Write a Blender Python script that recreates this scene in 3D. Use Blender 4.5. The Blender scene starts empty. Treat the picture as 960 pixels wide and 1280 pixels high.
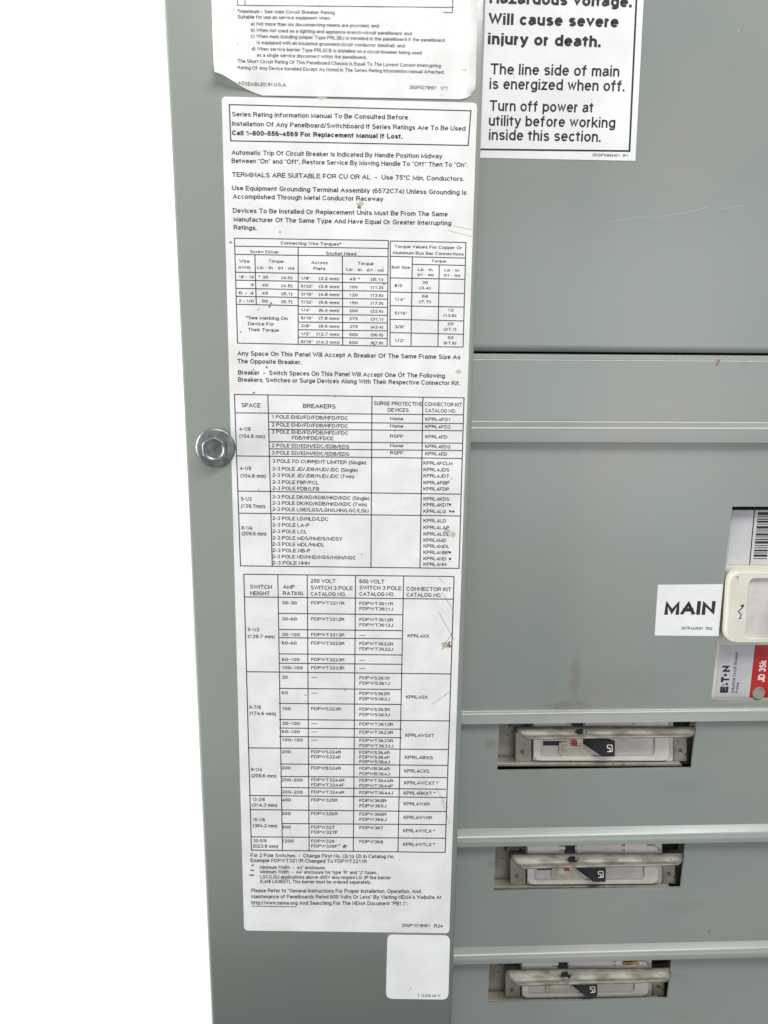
import bpy, bmesh, math, random
from mathutils import Vector, Matrix
random.seed(4)
scene = bpy.context.scene
C = scene.collection
# ------------------------------------------------------------------ camera
F = 1050.0                                     # focal length in photo pixels (photo 960 x 1280)
ez = Vector((40.0, 4335.0, 1050.0)).normalized()       # world up, seen from the camera
ex = Vector((25000.0, 23.6, -1050.0)); ex = (ex - ex.dot(ez)*ez).normalized()
ey = ez.cross(ex)
R = Matrix((ex, ey, ez))                        # camera -> world
view = R @ Vector((0, 0, -1))
DIST = 0.665
CAM = Vector((0, 0, 0)) - view * (DIST / view.y)        # looks at the origin on the trim's front plane
cd = bpy.data.cameras.new('camera'); cam = bpy.data.objects.new('camera', cd); C.objects.link(cam)
cam.matrix_world = Matrix.Translation(CAM) @ R.to_4x4()
cd.sensor_fit = 'VERTICAL'; cd.sensor_height = 36; cd.lens = 36*F/1280; cd.clip_start = 0.02; cd.clip_end = 50
scene.camera = cam
# ------------------------------------------------------------------ world, lamps, exposure
w = bpy.data.worlds.new('World'); scene.world = w; w.use_nodes = True
bg = w.node_tree.nodes['Background']; bg.inputs[0].default_value = (0.95, 0.98, 1.0, 1); bg.inputs[1].default_value = 0.40
scene.view_settings.view_transform = 'Standard'; scene.view_settings.look = 'None'
scene.view_settings.exposure = 0.0; scene.view_settings.gamma = 1.0
def area(name, loc, target, sx, sy, power, col=(1, 1, 1)):
    l = bpy.data.lights.new(name, 'AREA'); l.shape = 'RECTANGLE'; l.size = sx; l.size_y = sy; l.energy = power; l.color = col
    o = bpy.data.objects.new(name, l); C.objects.link(o); o.location = loc
    o.rotation_euler = (Vector(target)-Vector(loc)).to_track_quat('-Z', 'Y').to_euler()
    return o
area('ceiling_lamp', (0.55, -1.05, 1.55), (0.05, 0, 0.1), 1.7, 0.13, 34, (1.0, 0.985, 0.95))
area('fill_lamp', (0.7, -1.7, -0.1), (-0.05, 0, -0.3), 0.8, 0.8, 5.0, (0.96, 0.98, 1.0))  # unseen fill lamp, added to brighten the lower trim
area('backdrop_lamp', (-1.9, -0.1, 0.2), (-0.7, 0.9, 0), 0.8, 1.6, 110)  # unseen lamp, added to bring the backdrop up to plain white

# ------------------------------------------------------------------ pixel -> place
def at(px, py, Y=0.0):
    d = R @ Vector(((px-480)/F, -(py-640)/F, -1))
    return CAM + d*((Y-CAM.y)/d.y)
def zrow(py, Y, px=760): return at(px, py, Y).z

# ------------------------------------------------------------------ helpers
def put(name, me, mat=None, parent=None, loc=None):
    o = bpy.data.objects.new(name, me); C.objects.link(o)
    if mat is not None and not me.materials: me.materials.append(mat)
    if parent is not None: o.parent = parent
    if loc is not None: o.location = loc
    return o
def mesh(verts, faces, org=None, smooth=False, name='mesh'):
    if org is not None: verts = [Vector(v)-org for v in verts]
    me = bpy.data.meshes.new(name); me.from_pydata([tuple(v) for v in verts], [], faces); me.update()
    bm = bmesh.new(); bm.from_mesh(me); bmesh.ops.recalc_face_normals(bm, faces=bm.faces); bm.to_mesh(me); bm.free()
    if smooth:
        for p in me.polygons: p.use_smooth = True
    return me
def tag(o, label=None, cat=None, group=None, kind=None):
    if label: o['label'] = label
    if cat: o['category'] = cat
    if group: o['group'] = group
    if kind: o['kind'] = kind
    return o
def empty(name, loc):
    o = bpy.data.objects.new(name, None); C.objects.link(o); o.location = loc; o.empty_display_size = 0.02
    return o
def bevel(o, w, seg=2, ang=35):
    m = o.modifiers.new('bevel', 'BEVEL'); m.width = w; m.segments = seg; m.limit_method = 'ANGLE'; m.angle_limit = math.radians(ang)
    for p in o.data.polygons: p.use_smooth = True
    m.harden_normals = True
    return o
def rrect(x0, y0, x1, y1, r, n=5, corners=None):
    """rounded quad in pixels; corners TL TR BR BL override for skewed quads"""
    c = corners or [(x0, y0), (x1, y0), (x1, y1), (x0, y1)]
    out = []
    for i in range(4):
        p = Vector(c[i]); a = Vector(c[i-1]); b = Vector(c[(i+1) % 4])
        ri = r[i] if isinstance(r, (list, tuple)) else r
        if ri <= 0: out.append((p.x, p.y)); continue
        s = p + (a-p).normalized()*ri; e = p + (b-p).normalized()*ri
        for k in range(n+1):
            t = k/n
            q = (1-t)**2*s + 2*t*(1-t)*p + t*t*e
            out.append((q.x, q.y))
    return out
def slab(name, outline, Y, th, mat, parent=None, org=None, bev=0, lean=None):
    """plate whose front outline (pixels) lies on plane Y, thickness th backwards"""
    f = [at(x, y, Y) for x, y in outline]; n = len(f)
    b = [v + Vector((0, th, 0)) for v in f]
    faces = [list(range(n)), list(range(2*n-1, n-1, -1))] + [[i, (i+1) % n, n+(i+1) % n, n+i] for i in range(n)]
    o = put(name, mesh(f+b, faces, org), mat, parent)
    if bev: bevel(o, bev)
    return o
def ringslab(name, outer, inner, Y, th, mat, parent=None, org=None, bev=0):
    n = len(outer); assert n == len(inner)
    fo = [at(x, y, Y) for x, y in outer]; fi = [at(x, y, Y) for x, y in inner]
    T = Vector((0, th, 0)); v = fo+fi+[p+T for p in fo]+[p+T for p in fi]
    fc = []
    for i in range(n):
        j = (i+1) % n
        fc += [[i, j, n+j, n+i], [2*n+i, 2*n+j, 3*n+j, 3*n+i], [i, j, 2*n+j, 2*n+i], [n+i, n+j, 3*n+j, 3*n+i]]
    o = put(name, mesh(v, fc, org), mat, parent)
    if bev: bevel(o, bev)
    return o
def boxw(a, b):
    (x0, y0, z0), (x1, y1, z1) = a, b
    v = [(x, y, z) for x in (x0, x1) for y in (y0, y1) for z in (z0, z1)]
    f = [(0, 1, 3, 2), (4, 6, 7, 5), (0, 4, 5, 1), (2, 3, 7, 6), (0, 2, 6, 4), (1, 5, 7, 3)]
    return v, f
def loft(name, r0, Y0, r1, Y1, mat, parent, org, bev=0.0006):
    """tapered block between rectangle r0 on plane Y0 and r1 on plane Y1"""
    def cs(r, Y): return [at(r[0], r[1], Y), at(r[2], r[1], Y), at(r[2], r[3], Y), at(r[0], r[3], Y)]
    v = cs(r0, Y0)+cs(r1, Y1)
    f = [(0, 1, 2, 3), (4, 5, 6, 7)]+[(i, (i+1) % 4, 4+(i+1) % 4, 4+i) for i in range(4)]
    return bevel(put(name, mesh(v, f, org), mat, parent), bev, 3)

# ------------------------------------------------------------------ materials
def srgb(r, g, b):
    f = lambda c: (c/255/12.92) if c/255 <= 0.04045 else ((c/255+0.055)/1.055)**2.4
    return (f(r), f(g), f(b), 1)
def base_mat(name, rough=0.5, metal=0.0, spec=0.5):
    m = bpy.data.materials.new(name); m.use_nodes = True
    b = m.node_tree.nodes['Principled BSDF']
    b.inputs['Roughness'].default_value = rough; b.inputs['Metallic'].default_value = metal
    b.inputs['Specular IOR Level'].default_value = spec
    return m, m.node_tree, b
def mottled(name, c1, c2, scale=12, rough=0.5, metal=0.0, spec=0.5, bump=0.0, bscale=600, speck=None, speckscale=120, specksize=0.72, stains=(), stretch=(1, 1, 1), detail=4):
    m, nt, b = base_mat(name, rough, metal, spec); N = nt.nodes; L = nt.links
    tc = N.new('ShaderNodeTexCoord'); mp = N.new('ShaderNodeMapping'); mp.inputs['Scale'].default_value = stretch
    L.new(tc.outputs['Object'], mp.inputs[0])
    n = N.new('ShaderNodeTexNoise'); n.inputs['Scale'].default_value = scale; n.inputs['Detail'].default_value = detail
    L.new(mp.outputs[0], n.inputs['Vector'])
    mr = N.new('ShaderNodeMapRange'); mr.interpolation_type = 'SMOOTHERSTEP'; mr.inputs[1].default_value = 0.22; mr.inputs[2].default_value = 0.78
    L.new(n.outputs[0], mr.inputs[0])
    mx = N.new('ShaderNodeMixRGB'); mx.inputs[1].default_value = c1; mx.inputs[2].default_value = c2
    L.new(mr.outputs[0], mx.inputs[0]); col = mx.outputs[0]
    if speck:
        n2 = N.new('ShaderNodeTexNoise'); n2.inputs['Scale'].default_value = speckscale; n2.inputs['Detail'].default_value = 2
        L.new(tc.outputs['Object'], n2.inputs['Vector'])
        r2 = N.new('ShaderNodeMapRange'); r2.inputs[1].default_value = specksize; r2.inputs[2].default_value = specksize+0.06
        L.new(n2.outputs[0], r2.inputs[0])
        m2 = N.new('ShaderNodeMixRGB'); m2.inputs[2].default_value = speck
        L.new(r2.outputs[0], m2.inputs[0]); L.new(col, m2.inputs[1]); col = m2.outputs[0]
    for (x, z, rx, rz, amt, sc) in stains:      # dirt with a place and a shape of its own
        sub = N.new('ShaderNodeVectorMath'); sub.operation = 'SUBTRACT'; sub.inputs[1].default_value = (x, 0, z)
        L.new(tc.outputs['Object'], sub.inputs[0])
        sc_ = N.new('ShaderNodeVectorMath'); sc_.operation = 'MULTIPLY'; sc_.inputs[1].default_value = (1/rx, 0, 1/rz)
        L.new(sub.outputs[0], sc_.inputs[0])
        ln = N.new('ShaderNodeVectorMath'); ln.operation = 'LENGTH'; L.new(sc_.outputs[0], ln.inputs[0])
        ns = N.new('ShaderNodeTexNoise'); ns.inputs['Scale'].default_value = 90; ns.inputs['Detail'].default_value = 5
        L.new(tc.outputs['Object'], ns.inputs['Vector'])
        ad = N.new('ShaderNodeMath'); ad.operation = 'MULTIPLY_ADD'; ad.inputs[1].default_value = 1.6; ad.inputs[2].default_value = -0.8
        L.new(ns.outputs[0], ad.inputs[0])
        a2 = N.new('ShaderNodeMath'); a2.operation = 'ADD'; L.new(ln.outputs['Value'], a2.inputs[0]); L.new(ad.outputs[0], a2.inputs[1])
        rr = N.new('ShaderNodeMapRange'); rr.interpolation_type = 'SMOOTHSTEP'
        rr.inputs[1].default_value = 1.1; rr.inputs[2].default_value = 0.2; rr.inputs[3].default_value = 0; rr.inputs[4].default_value = amt
        L.new(a2.outputs[0], rr.inputs[0])
        m3 = N.new('ShaderNodeMixRGB'); m3.inputs[2].default_value = sc
        L.new(rr.outputs[0], m3.inputs[0]); L.new(col, m3.inputs[1]); col = m3.outputs[0]
    L.new(col, b.inputs['Base Color'])
    rn = N.new('ShaderNodeMapRange'); rn.inputs[3].default_value = rough-0.06; rn.inputs[4].default_value = rough+0.1
    L.new(n.outputs[0], rn.inputs[0]); L.new(rn.outputs[0], b.inputs['Roughness'])
    if bump:
        nb = N.new('ShaderNodeTexNoise'); nb.inputs['Scale'].default_value = bscale; nb.inputs['Detail'].default_value = 3
        L.new(mp.outputs[0], nb.inputs['Vector'])
        bp = N.new('ShaderNodeBump'); bp.inputs['Strength'].default_value = bump; bp.inputs['Distance'].default_value = 0.0004
        L.new(nb.outputs[0], bp.inputs['Height']); L.new(bp.outputs[0], b.inputs['Normal'])
    return m
G1 = srgb(133, 142, 138); G2 = srgb(141, 143, 138)
DIRT = srgb(112, 98, 80)
def paint(name, c1=G1, c2=G2, stains=()):
    return mottled(name, c1, c2, scale=9, rough=0.24, spec=0.55, bump=0.05, bscale=420, speck=srgb(118, 118, 110), speckscale=95, specksize=0.755, stains=stains)
M = {}
M['trim'] = paint('trim_paint', srgb(134, 141, 134), srgb(139, 143, 135))
M['paper'] = mottled('paper', srgb(234, 235, 236), srgb(224, 224, 226), scale=30, rough=0.38, spec=0.5, bump=0.12, bscale=120, speck=srgb(205, 203, 198), speckscale=160, specksize=0.72)
M['paper_dirty'] = mottled('worn_paper', srgb(231, 231, 231), srgb(218, 217, 216), scale=38, rough=0.42, spec=0.45, bump=0.25, bscale=100, speck=srgb(190, 185, 178), speckscale=190, specksize=0.72)
M['ink'] = base_mat('ink', 0.5)[0]; M['ink'].node_tree.nodes['Principled BSDF'].inputs[0].default_value = srgb(54, 52, 62)
M['ink_black'] = base_mat('black_ink', 0.45)[0]; M['ink_black'].node_tree.nodes['Principled BSDF'].inputs[0].default_value = srgb(30, 30, 33)
M['rule'] = base_mat('table_rule_ink', 0.5)[0]; M['rule'].node_tree.nodes['Principled BSDF'].inputs[0].default_value = srgb(66, 64, 80)
M['white_ink'] = base_mat('white_ink', 0.5)[0]; M['white_ink'].node_tree.nodes['Principled BSDF'].inputs[0].default_value = srgb(238, 234, 230)
M['red'] = mottled('red_print', srgb(186, 34, 36), srgb(172, 30, 32), scale=60, rough=0.4, bump=0.05)
M['zinc'] = mottled('zinc_plate', srgb(158, 161, 160), srgb(98, 101, 102), scale=90, rough=0.36, metal=0.9, bump=0.25, bscale=500, speck=srgb(96, 92, 84), speckscale=200, specksize=0.66)
M['steel_flap'] = mottled('aged_steel', srgb(160, 157, 147), srgb(112, 108, 97), scale=170, rough=0.55, metal=0.35, bump=0.5, bscale=300, speck=srgb(112, 98, 78), speckscale=300, specksize=0.68, stretch=(0.35, 1, 1))
M['bracket'] = mottled('taupe_bracket', srgb(172, 164, 150), srgb(146, 138, 126), scale=60, rough=0.5, metal=0.15, bump=0.3, bscale=200, speck=srgb(78, 68, 56), speckscale=150, specksize=0.64)
M['plastic'] = mottled('ivory_plastic', srgb(232, 226, 218), srgb(220, 214, 206), scale=50, rough=0.4, bump=0.1, bscale=600, speck=srgb(180, 168, 150), speckscale=160, specksize=0.70)
M['plastic_main'] = mottled('cream_plastic', srgb(218, 216, 204), srgb(210, 206, 192), scale=30, rough=0.42, bump=0.1, bscale=700, speck=srgb(170, 160, 140), speckscale=130, specksize=0.70)
M['face'] = mottled('breaker_face', srgb(222, 214, 212), srgb(208, 198, 196), scale=80, rough=0.5, bump=0.25, bscale=500)
M['beige'] = mottled('old_beige_plastic', srgb(206, 202, 184), srgb(188, 182, 162), scale=120, rough=0.35, bump=0.2)
M['black'] = mottled('black_plastic', srgb(34, 34, 38), srgb(24, 24, 27), scale=120, rough=0.38, spec=0.5, bump=0.2, bscale=900)
M['dark'] = mottled('dark_interior', srgb(52, 50, 46), srgb(36, 34, 32), scale=20, rough=0.7)
M['brass'] = mottled('brass', srgb(196, 160, 96), srgb(150, 112, 60), scale=90, rough=0.35, metal=0.8)
M['silver_label'] = mottled('silver_label', srgb(206, 206, 208), srgb(188, 188, 192), scale=14, rough=0.4, bump=0.08)
M['stain'] = mottled('rust_stain', srgb(126, 92, 70), srgb(150, 124, 100), scale=300, rough=0.7)
M['grime'] = mottled('pale_grime', srgb(196, 190, 180), srgb(180, 172, 160), scale=300, rough=0.7)
M['scratch'] = mottled('scratched_paint', srgb(158, 165, 161), srgb(145, 151, 147), scale=90, rough=0.5)
M['backdrop'] = base_mat('white_backdrop', 0.9)[0]; M['backdrop'].node_tree.nodes['Principled BSDF'].inputs[0].default_value = (0.9, 0.9, 0.9, 1)

# ------------------------------------------------------------------ setting
v, f = boxw((-3.5, 0.9, -2.5), (2.5, 0.93, 2.5))
tag(put('background', mesh(v, f), M['backdrop']), kind='structure')

YD = 0.022            # plane of the inner covers
XR = 0.52             # covers run on past the right of the picture
xl_trim = at(234, 640).x; xr_trim = at(586, 640).x
# the cabinet's steel box behind everything
v = []; f = []
zt, zb = 0.75, -0.62
for a, b in (((xl_trim+0.012, 0.012, zb), (xl_trim+0.015, 0.16, zt)), ((xl_trim+0.015, 0.157, zb), (XR, 0.16, zt)),
             ((xl_trim+0.015, 0.012, zt-0.003), (XR, 0.157, zt)), ((xl_trim+0.015, 0.012, zb), (XR, 0.157, zb+0.003)), ((XR, 0.024, zb), (XR+0.003, 0.16, zt))):
    vv, ff = boxw(a, b); k = len(v); v += vv; f += [[i+k for i in q] for q in ff]
tag(put('cabinet_box', mesh(v, f), M['dark']), 'dark steel box of the cabinet, seen only through the gaps between covers', 'cabinet')

# sheet metal: a (z, y) profile drawn along x
def arc(c, r, a0, a1, n=6):
    return [(c[0]+r*math.cos(math.radians(a0+(a1-a0)*k/n)), c[1]+r*math.sin(math.radians(a0+(a1-a0)*k/n))) for k in range(n+1)]
def sheet(name, prof, xs, mat, th=0.0028, cut=None, bev=0.0005):
    """prof: list of (z,y) from top to bottom; cut(i,j)->True leaves the cell out"""
    v = [(x, y, z) for (z, y) in prof for x in xs]; nx = len(xs); f = []
    for i in range(len(prof)-1):
        for j in range(nx-1):
            if cut and cut(i, j): continue
            f.append((i*nx+j, (i+1)*nx+j, (i+1)*nx+j+1, i*nx+j+1))
    me = bpy.data.meshes.new(name); me.from_pydata(v, [], f); me.update()
    bm = bmesh.new(); bm.from_mesh(me)
    loose = [q for q in bm.verts if not q.link_faces]; bmesh.ops.delete(bm, geom=loose, context='VERTS'); bm.to_mesh(me); bm.free()
    for p in me.polygons: p.use_smooth = True
    o = put(name, me, mat)
    m = o.modifiers.new('thickness', 'SOLIDIFY'); m.thickness = th; m.offset = -1; m.use_even_offset = True
    m2 = o.modifiers.new('bevel', 'BEVEL'); m2.width = bev; m2.segments = 2; m2.limit_method = 'ANGLE'; m2.angle_limit = math.radians(50)
    m2.harden_normals = True
    return o
def fillet(pts, radii, n=6):
    """round the inner corners of a polyline of (z,y)"""
    out = [pts[0]]
    for i in range(1, len(pts)-1):
        p = Vector(pts[i]); a = Vector(pts[i-1]); b = Vector(pts[i+1]); r = radii[i-1]
        if r <= 0: out.append(tuple(p)); continue
        s = p+(a-p).normalized()*r; e = p+(b-p).normalized()*r
        for k in range(n+1):
            t = k/n; out.append(tuple((1-t)**2*s+2*t*(1-t)*p+t*t*e))
    out.append(pts[-1]); return out

# trim: tall steel frame with rolled edges; its left and right edges are vertical in the world
def trim():
    prof = fillet([(0, 0.030), (0, 0), (1, 0), (1, 0.030)], [0, 0])
    X0, X1 = xl_trim, at(593, 441).x
    pts = fillet([(X0, 0.022), (X0, 0), (X1, 0), (X1, 0.020)], [0.0035, 0.0042], 8)
    zs = [zt+0.01, 0.2, 0, -0.2, zb-0.01]
    v = [(x, y, z) for z in zs for (x, y) in pts]; n = len(pts); f = []
    for i in range(len(zs)-1):
        for j in range(n-1): f.append((i*n+j, i*n+j+1, (i+1)*n+j+1, (i+1)*n+j))
    me = bpy.data.meshes.new('trim'); me.from_pydata(v, [], f); me.update()
    for p in me.polygons: p.use_smooth = True
    me.flip_normals()
    o = put('cabinet_trim', me, M['trim'])
    m = o.modifiers.new('thickness', 'SOLIDIFY'); m.thickness = 0.0018; m.offset = -1
    return tag(o, 'tall grey painted steel trim along the left side carrying the bolt and long paper labels', 'panel trim')
T = trim()
for p in T.data.polygons:
    pass
print('trim normal check', [round(c, 2) for c in T.data.polygons[len(T.data.polygons)//2-4].normal])

XL = at(560, 640, YD).x - 0.02
# upper cover: edge rolled back at the bottom
def z(py, Y=YD): return zrow(py, Y)
coverA = sheet('inner_cover', fillet([(zt, YD), (z(440.2), YD), (z(440.6, YD+0.012), YD+0.012)], [0.006]), [XL, XR],
               paint('cover_paint_top'))
tag(coverA, 'large plain grey cover at the top carrying the voltage warning label', 'metal cover')
# narrow strip with rolled top and stepped lower lip
YL = YD-0.006
coverB = sheet('inner_cover', fillet([(z(442.8, YD+0.006)+0.0003, YD+0.010), (z(443.4, YD+0.0025), YD+0.0025), (z(447.0, YD+0.0025), YD+0.0025), (z(450.6), YD), (z(527), YD), (z(535.5, YL), YL), (z(553.5, YL), YL), (z(553.5, YL)-0.0002, YD-0.001)],
               [0.0016, 0.0006, 0.0010, 0.0018, 0.0026, 0.0006]), [XL, XR], paint('cover_paint_strip'))
tag(coverB, 'narrow grey horizontal cover strip with a stepped lip between the two large covers', 'metal cover')

# big cover with the main breaker's window
XW = at(900.5, 770, YD).x
zw0, zw1 = z(633.5), z(879.5)
XW2 = XW + 0.094
pc = fillet([(z(535, YD)+0.004, YD), (z(886.5), YD), (z(891.5, YD-0.003), YD-0.003), (z(903.6, YL), YL), (z(903.6, YL)-0.0002, YD-0.001)], [0.0012, 0.0014, 0.0006])
pc = [pc[0], (zw0, YD), (zw1, YD)] + pc[1:]
st = [(at(719, 850, YD).x, at(719, 850, YD).z, 0.006, 0.030, 0.30, DIRT), (at(706, 884, YD).x, at(706, 884, YD).z, 0.030, 0.008, 0.32, DIRT),
      (at(760, 862, YD).x, at(760, 862, YD).z, 0.07, 0.03, 0.14, DIRT)]
coverC = sheet('inner_cover', pc, [XL, XW, XW2, XR], paint('cover_paint_main', stains=st), cut=lambda i, j: i == 1 and j == 1)
tag(coverC, 'large grey cover in the middle with the window for the main breaker', 'metal cover')

# three lower covers, each notched for a breaker
slotL = at(623, 934, YD).x; slotR = at(867.5, 934, YD).x
rows = [(905, 962, 1033, 1056.0, 'upper'), (1057.5, 1112, 1180, 1201.5, 'middle'), (1203, 1250.5, 1335, 1352, 'lower')]
grp = 'notched covers over the row of breakers'
lab = ['grey notched cover under the main breaker cover, around the topmost breaker slot',
       'grey notched cover around the middle breaker slot', 'grey notched cover around the lowest breaker slot']
for k, (yt, ys, yr, ye, _) in enumerate(rows):
    YR = YD-0.0085
    p = fillet([(z(yr), YD), (z((yr+ye)/2+3, YR), YR), (z(ye, YR), YR-0.0004), (z(ye, YR)-0.0003, YD-0.001)], [0.004, 0.0008], 8)
    p = [(z(yt)+0.008, YD), (z(yt)+0.005, YD), (z(ys), YD), (z(yr)+0.004, YD)] + p
    s = (slotL, slotR) if k == 0 else ((at(618.5, 1084, YD).x, at(854, 1084, YD).x) if k == 1 else (at(611, 1226, YD).x, at(837, 1226, YD).x))
    q = at(619, (yt+ys)/2, YD)
    stn = [(q.x-0.003, q.z+0.004, 0.007, 0.006, 0.4, DIRT), (at(850, ys+20, YD).x, at(850, ys+20, YD).z, 0.03, 0.01, 0.10, DIRT)]
    o = sheet('notched_cover', p, [XL, s[0], s[1], XR], paint('notched_cover_paint', stains=stn), cut=lambda i, j: i in (0, 1) and j == 1, bev=0.0009)
    tag(o, lab[k], 'metal cover', grp)

# ------------------------------------------------------------------ print (text) queue
TQ = []     # (body, fn(gx,gy)->Vector, bold, bucket)
BK = {}     # bucket -> (name, mat, parent)
def bucket(key, name, mat, parent): BK[key] = dict(name=name, mat=mat, parent=parent, v=[], f=[])
def slope_long(y): return 0.0235-(y-130)*0.0000105
def lean(px, py): return (px-440)/(4975-py)
def text(body, x0, y0, x1, cap, key, Y, y1=None, bold=0.0, slope=None):
    if y1 is None: y1 = y0+(slope if slope is not None else slope_long(y0))*(x1-x0)
    def fn(u, g, x0=x0, y0=y0, x1=x1, y1=y1, cap=cap, Y=Y):     # u 0..1 along, g in cap heights
        px = x0+u*(x1-x0); py = y0+u*(y1-y0)
        return at(px+lean(px, py)*g*cap, py-g*cap, Y)
    TQ.append((body, fn, bold, key))
def textv(body, x, ya, yb, cap, key, Y, bold=0.0, lx=-0.1):
    """reads upwards: baseline at pixel column x (right side of glyphs), from ya (bottom) to yb (top)"""
    def fn(u, g):
        py = ya+u*(yb-ya); px = x+(py-ya)*lx-g*cap
        return at(px, py, Y)
    TQ.append((body, fn, bold, key))
def rule(x0, y0, x1, y1, wd, key, Y):
    a = Vector((x0, y0)); b = Vector((x1, y1)); n = (b-a).normalized(); n = Vector((-n.y, n.x))*wd/2
    B = BK[key]; k = len(B['v'])
    B['v'] += [at(*(a+n), Y), at(*(a-n), Y), at(*(b-n), Y), at(*(b+n), Y)]; B['f'].append([k, k+1, k+2, k+3])
def blob(px, py, r, key, Y, n=9, sq=1.0):
    B = BK[key]; k = len(B['v']); 
    for i in range(n):
        a = 2*math.pi*i/n; q = r*random.uniform(0.6, 1.15)
        B['v'].append(at(px+q*math.cos(a), py+q*math.sin(a)*sq, Y))
    B['f'].append(list(range(k, k+n)))

YP = -0.00030; YI = -0.00038; YI2 = -0.00034
# ------------------------------------------------------------------ long ratings label
long_o = slab('ratings_label', rrect(0, 0, 0, 0, [6, 6, 5, 5], corners=[(277, 120.5), (596.5, 128.5), (561.6, 1166.5), (305.2, 1163.2)]), YP, 0.00028, M['paper_dirty'])
tag(long_o, 'long white paper label of rating text and three ruled tables, tallest on the trim', 'label')
bucket('long', 'printed_text', M['ink'], long_o)
for k_ in ('torque_table', 'breaker_table', 'switch_table', 'notice_frame'): bucket(k_, k_, M['rule'], long_o)
bucket('underline', 'underline', M['rule'], long_o); bucket('long_stain', 'stain', M['stain'], long_o); bucket('long_grime', 'grime_mark', M['grime'], long_o)
def t(body, x0, y0, x1, cap=5.4, y1=None, bold=0.006): text(body, x0, y0, x1, cap, 'long', YI, y1, bold)
K = 'notice_frame'
for a in ((286.6, 130.8, 588.8, 138.5), (288.4, 176, 585, 181.8), (286.6, 130.2, 288.4, 176.6), (588.6, 137.8, 585.2, 182.4)): rule(*a, 1.5, K, YI2)
t('Series Rating Information Manual To Be Consulted Before', 290.2, 145.6, 510, 6, 149.6)
t('Installation Of Any Panelboard/Switchboard If Series Ratings Are To Be Used', 290, 157.4, 581.7, 6, 163.6)
t('Call 1-800-556-4569 For Replacement Manual If Lost.', 290, 169, 503, 6.2, 173.6, bold=0.03)
t('Automatic Trip Of Circuit Breaker Is Indicated By Handle Position Midway', 289.5, 193.4, 552.6, 6, 198.2)
t('Between "On" and "Off". Restore Service By Moving Handle To "Off" Then To "On".', 289.5, 203.8, 584.5, 6, 209)
t('TERMINALS ARE SUITABLE FOR CU OR AL  -  Use 75°C Min. Conductors.', 290, 221, 580, 6, 226.4)
t('Use Equipment Grounding Terminal Assembly (6572C74) Unless Grounding Is', 290, 237.8, 583, 6, 243.6)
t('Accomplished Through Metal Conductor Raceway', 291, 248.4, 479, 6, 251.6)
t('Devices To Be Installed Or Replacement Units Must Be From The Same', 291, 266, 559.7, 6, 270.6)
t('Manufacturer Of The Same Type And Have Equal Or Greater Interrupting', 292, 277, 564, 6, 281.8)
t('Ratings.', 292, 287, 321, 6, 287.8)
S0 = 2.8235
def r3(x, y, oy): return (270+x/S0, oy+y/S0)
def R3(xa, ya, xb, yb, key, oy, wd=1.25):
    a = r3(xa, ya, oy); b = r3(xb, yb, oy); rule(a[0], a[1], b[0], b[1], wd, key, YI2)
def T3(body, x, y, x1, oy, cap=3.9, y1=None, bold=0.004):
    a = r3(x, y, oy); t(body, a[0], a[1], 270+x1/S0, cap, None if y1 is None else oy+y1/S0, bold)
# torque table (crop origin 270,290)
K = 'torque_table'; o = 290
for a in ((65, 22, 608, 30), (66, 50, 607, 58), (68, 79, 606, 87), (70, 142, 606, 151), (70, 170, 290, 174), (72, 199, 290, 203), (72, 227, 290, 231), (73, 255, 290, 260),
          (290, 176, 606, 180), (290, 205, 606, 209), (290, 233, 606, 237), (290, 262, 605, 266), (290, 290, 605, 294), (290, 318, 605, 321), (290, 345, 605, 349), (290, 371, 605, 376), (75, 392, 605, 403),
          (65, 21, 76, 393), (137, 80, 142, 257), (290, 53, 290, 397), (446, 85, 447, 400), (608, 29, 604, 404)): R3(*a, K, o)
for a in ((615, 32, 882, 37), (616, 86, 881, 92), (693, 114, 880, 118), (615, 162, 878, 167), (615, 212, 877, 217), (615, 260, 876, 265), (614, 308, 875, 314), (614, 355, 874, 361), (614, 403, 872, 406),
          (615, 31, 614, 404), (882, 36, 872, 406), (693, 88, 688, 404), (788, 116, 783, 405)): R3(*a, K, o)
T3('Connecting Wire Torques*', 228, 44, 442, o, 4.0)
T3('Screw Driver', 120, 74, 222, o, 3.8); T3('Socket Head', 388, 80, 495, o, 3.8)
T3('Wire', 82, 108, 118, o); T3('AWG', 78, 130, 122, o)
T3('Torque', 186, 108, 238, o); T3('Lb • In', 146, 130, 200, o, 3.6); T3('(N • m)', 218, 132, 276, o, 3.6)
T3('Across', 336, 113, 394, o); T3('Flats', 344, 134, 386, o)
T3('Torque', 500, 116, 556, o); T3('Lb • In', 460, 137, 514, o, 3.6); T3('(N • m)', 532, 139, 592, o, 3.6)
for i, (a, b, c) in enumerate((('18 - 10', '35', '(4.0)'), ('8', '40', '(4.5)'), ('6 - 4', '45', '(5.1)'), ('2 - 1/0', '50', '(5.7)'))):
    y = 163+i*28.3; T3(a, 80+(44 if len(a) == 1 else 0), y, 133, o, 3.7); T3('* '+b if i == 0 else b, 150 if i == 0 else 162, y+1, 184, o, 3.7); T3(c, 230, y+3, 270, o, 3.7)
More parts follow.
